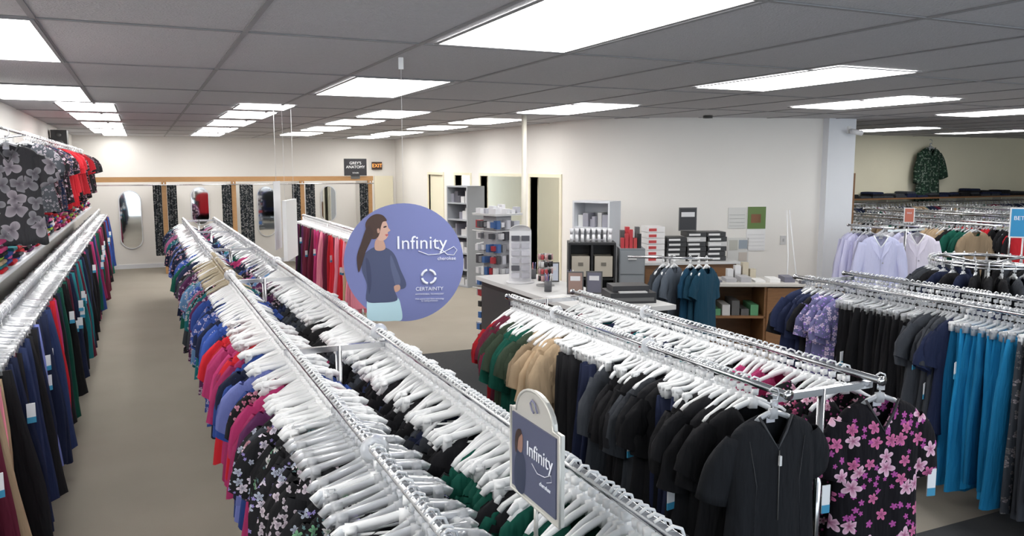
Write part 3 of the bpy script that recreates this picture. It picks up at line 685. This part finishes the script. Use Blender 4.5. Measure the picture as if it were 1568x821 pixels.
onwall('wall_calendar',1.82,1.33,.25,.28,[(.66,.66,.64)]+[((-.11,.11,.03+.05*k,.034+.05*k),(.3,.3,.3)) for k in range(4)])
onwall('notice_papers',1.85,.85,.3,.35,[(.66,.66,.64),((-.13,-.01,.18,.32),(.5,.5,.45)),((.01,.13,.03,.15),(.55,.5,.45)),((.01,.13,.2,.32),(.3,.35,.4))])
onwall('light_switch',2.5,1.1,.08,.12,[(.6,.6,.6),((-.01,.01,.04,.08),(.4,.4,.4))])
o=empty('wooden_desk',(5.95,7.45,0)); o.rotation_euler=(0,0,-.45)
simple('top',[(-.05,1.35,-.05,.6,.78,.81)],[plain('desk_top',(.55,.53,.5),.4)],parent=o)
b=B(); 
b.box(0,.03,0,.55,0,.78); b.box(1.27,1.3,0,.55,0,.78); b.box(.64,.67,0,.55,0,.78); b.box(0,1.3,.52,.55,0,.78)
for z in (.05,.4): b.box(.03,1.27,0,.52,z,z+.025)
b.box(.67,1.27,-.02,0,.03,.76); b.obj('carcass',[M_brown],o)
b=B()
for k in range(5): b.box(.06+k*.11,.15+k*.11,.05,.4,.425,.5+.05*(k%3),random.choice([(.05,.1,.35),(.1,.3,.15),(.6,.6,.6),(.1,.1,.1)]))
for k in range(7): b.box(.05+k*.17,.17+k*.17,.1,.35,.81,.83+.02*(k%3),random.choice([(.75,.75,.75),(.4,.4,.42),(.6,.6,.55),(.15,.15,.2)]))
for k in range(4): b.box(.3+k*.09,.37+k*.09,.38,.48,.81,.93+.04*(k%3),random.choice([(.65,.65,.66),(.5,.45,.35),(.3,.3,.32)]))
b.obj('desk_clutter',[M_paint],o)
e=empty('garment_stand',(0,0,0)); b=B()
b.tube([(4.5,6.95,1.24),(5.18,6.45,1.24)],.012,8); b.tube([(4.84,6.7,.05),(4.84,6.7,1.24)],.014,8); b.box(4.6,5.08,6.68,6.72,.02,.05); b.box(4.82,4.86,6.45,6.95,.02,.05)
b.obj('frame',[M_chrome],e)
gb,hb=B(),B()
for t,c in ((.42,CH),(.50,(.09,.11,.14)),(.55,(.10,.12,.15)),(.74,(.008,.05,.10)),(.84,(.008,.045,.08)),(.93,(.008,.05,.09))):
    x=4.5+.68*t;y=6.95-.5*t
    T0=random.choice(TOPS); gb.add(xf(T0[0],x,y,1.24,.45+random.uniform(-.1,.1),0,.95,1.05),T0[1],0,c,loc=T0[0]+t*9); hb.add(xf(HANG['top'][0],x,y,1.24,.45),HANG['top'][1],0)
gb.obj('garments',GM,e); hb.obj('hangers',HM,e)
b=B()
for k in (0,1): b.tube([(7.6+.04*k,8.0,1.6),(7.56+.1*k,7.9,1.0),(7.45+.26*k,7.8,.3),(7.42+.3*k,7.75,.02)],.008,6)
b.obj('leaning_poles',[M_white])
case('office_shelf',1.4,.4,1.9,6,(.05,.05,.055),(7.55,12.5,0),-math.pi/2,[(.3,.3,.3),(.4,.3,.15),(.1,.1,.1),(.5,.5,.5)])
b=B(); b.box(6.4,7.2,10.3,11.7,.72,.76,(.3,.2,.1)); 
for x in (6.45,7.1):
    for y in (10.35,11.6): b.box(x,x+.05,y,y+.05,0,.72,(.1,.1,.1))
b.box(6.5,6.9,10.7,11.2,.76,.95,(.6,.45,.15)); b.obj('office_table',[M_paint])
b=B(); b.box(-.03,.03,-.02,0,-.05,.05,(.8,.8,.8)); b.tube([(0,-.02,0),(0,-.09,-.01)],.012,8,col=(.8,.8,.8)); b.tube([(-.05,-.09,-.02),(.1,-.14,-.05)],.035,14,col=(.82,.82,.84)); b.tube([(.1,-.14,-.05),(.105,-.142,-.051)],.028,14,col=(.02,.02,.02))
b.obj('wall_security_camera',[M_paint],None,(8.83,8.2,2.66))
b=B(); b.cyl(0,0,-.03,0,.06,(.05,.05,.05)); b.obj('ceiling_smoke_detector',[M_paint],None,(6.6,8.4,CEIL-.008))
def stand_sign(name,x,y,z0,z1,w,col,txt,rz):
    e=empty(name,(x,y,0)); e.rotation_euler=(0,0,rz)
    b=B(); b.cyl(0,.01,0,.015,.14,(.5,.5,.5)); b.tube([(0,.01,.015),(0,.01,z0+.02)],.008,8,col=(.6,.6,.62)); b.box(-w/2,w/2,-.004,.004,z0,z1,(.75,.76,.78)); b.box(-w/2+.012,w/2-.012,-.006,-.004,z0+.012,z1-.012,col); b.obj('panel',[M_paint],e)
    text(txt,w*.22,(0,-.008,(z0*.35+z1*.65)),R90,M_w,'lettering',e)
stand_sign('sale_sign',7.42,4.78,1.5,1.78,.24,(.02,.25,.5),'BETTER',-.8)
stand_sign('price_sign',9.25,7.5,1.42,1.62,.13,(.5,.15,.1),'SALE',-.8)

e=empty('round_clothing_rack',(6.25,4.3,0)); b=B()
b.tube([(.42*math.cos(a),.42*math.sin(a),1.40) for a in np.linspace(0,2*math.pi,36,endpoint=False)],.014,8,closed=True)
b.tube([(.30*math.cos(a),.30*math.sin(a),1.36) for a in np.linspace(0,2*math.pi,36,endpoint=False)],.010,8,closed=True)
b.tube([(0,0,.05),(0,0,1.38)],.018,8)
for k in range(4):
    a=k*math.pi/2; b.tube([(0,0,1.37),(.42*math.cos(a),.42*math.sin(a),1.40)],.01,6); b.tube([(0,0,.06),(.4*math.cos(a),.4*math.sin(a),.03)],.014,6)
b.obj('frame',[M_chrome],e)
gb,hb=B(),B()
for k in range(30):
    a=2*math.pi*k/30; T0=random.choice(TOPS); c=random.choice([K,CH,NV,K])
    gb.add(xf(T0[0],.42*math.cos(a),.42*math.sin(a),1.40,a,0,.7,1),T0[1],0,c,loc=T0[0]+k); hb.add(xf(HANG['top'][0],.42*math.cos(a),.42*math.sin(a),1.40,a,0,.7),HANG['top'][1],1)
gb.obj('garments',GM,e); hb.obj('hangers',HM,e)
e=empty('wall_garment_display'); b=B()
b.box(9.0,18.9,11.7,12.1,1.5,1.53); b.obj('shelf',[M_brown],e)
b=B(); b.tube([(9.0,11.8,1.42),(18.9,11.8,1.42)],.014,8)
for x in np.arange(9.2,18.9,1.2): b.box(x-.015,x+.015,11.9,12.1,1.2,1.5)
b.obj('rail',[M_chrome],e)
gb,hb=B(),B()
fillrail(gb,hb,11.8,[(9.1,18.8,'top',[(K,),(NV,),(CH,),(TN,),(BG,),(GR,),(NV,1,(.5,.5,.5)),(WH,)],'c',.07)],1.42,axis='x',tagp=0)
gb.obj('garments',GM,e); hb.obj('hangers',HM,e)
b=B(); x=9.1
while x<18.6:
    nn_=random.randint(1,4)
    for i in range(nn_):
        z=1.532+i*.04; dx=random.uniform(-.01,.02); ww=random.uniform(.26,.32); c=random.choice([K,K,NV,CH])
        n=9; prof=[]
        for a in np.linspace(0,math.pi,n): prof.append((x+dx+ww/2-ww/2*math.copysign(abs(math.cos(a))**.4,math.cos(a)),z+.043*math.sin(a)**.5 if math.sin(a)>0 else z))
        v=[(p[0],11.74,p[1]) for p in prof]+[(p[0],12.05,p[1]) for p in prof]
        b.add(v,[(k,(k+1)%n,n+(k+1)%n,n+k) for k in range(n)]+[tuple(range(n))[::-1],tuple(range(n,2*n))],0,c,smooth=False)
    x+=.33
b.obj('folded_clothes',[M_cloth],e)

# ---------------------------------------------------------------- world, camera
w=bpy.data.worlds.new('World'); bpy.context.scene.world=w; w.use_nodes=True
w.node_tree.nodes['Background'].inputs[0].default_value=(.82,.91,1,1); w.node_tree.nodes['Background'].inputs[1].default_value=1.8
cam=bpy.data.cameras.new('camera'); co=bpy.data.objects.new('camera',cam); bpy.context.collection.objects.link(co)
cam.lens=28.24; cam.sensor_width=36; co.location=(0,0,CAM); co.rotation_euler=(math.radians(90-7.136),0,-math.radians(24.66)); cam.clip_start=.05
bpy.context.scene.camera=co
vs=bpy.context.scene.view_settings
vs.view_transform='Standard'; vs.exposure=.2
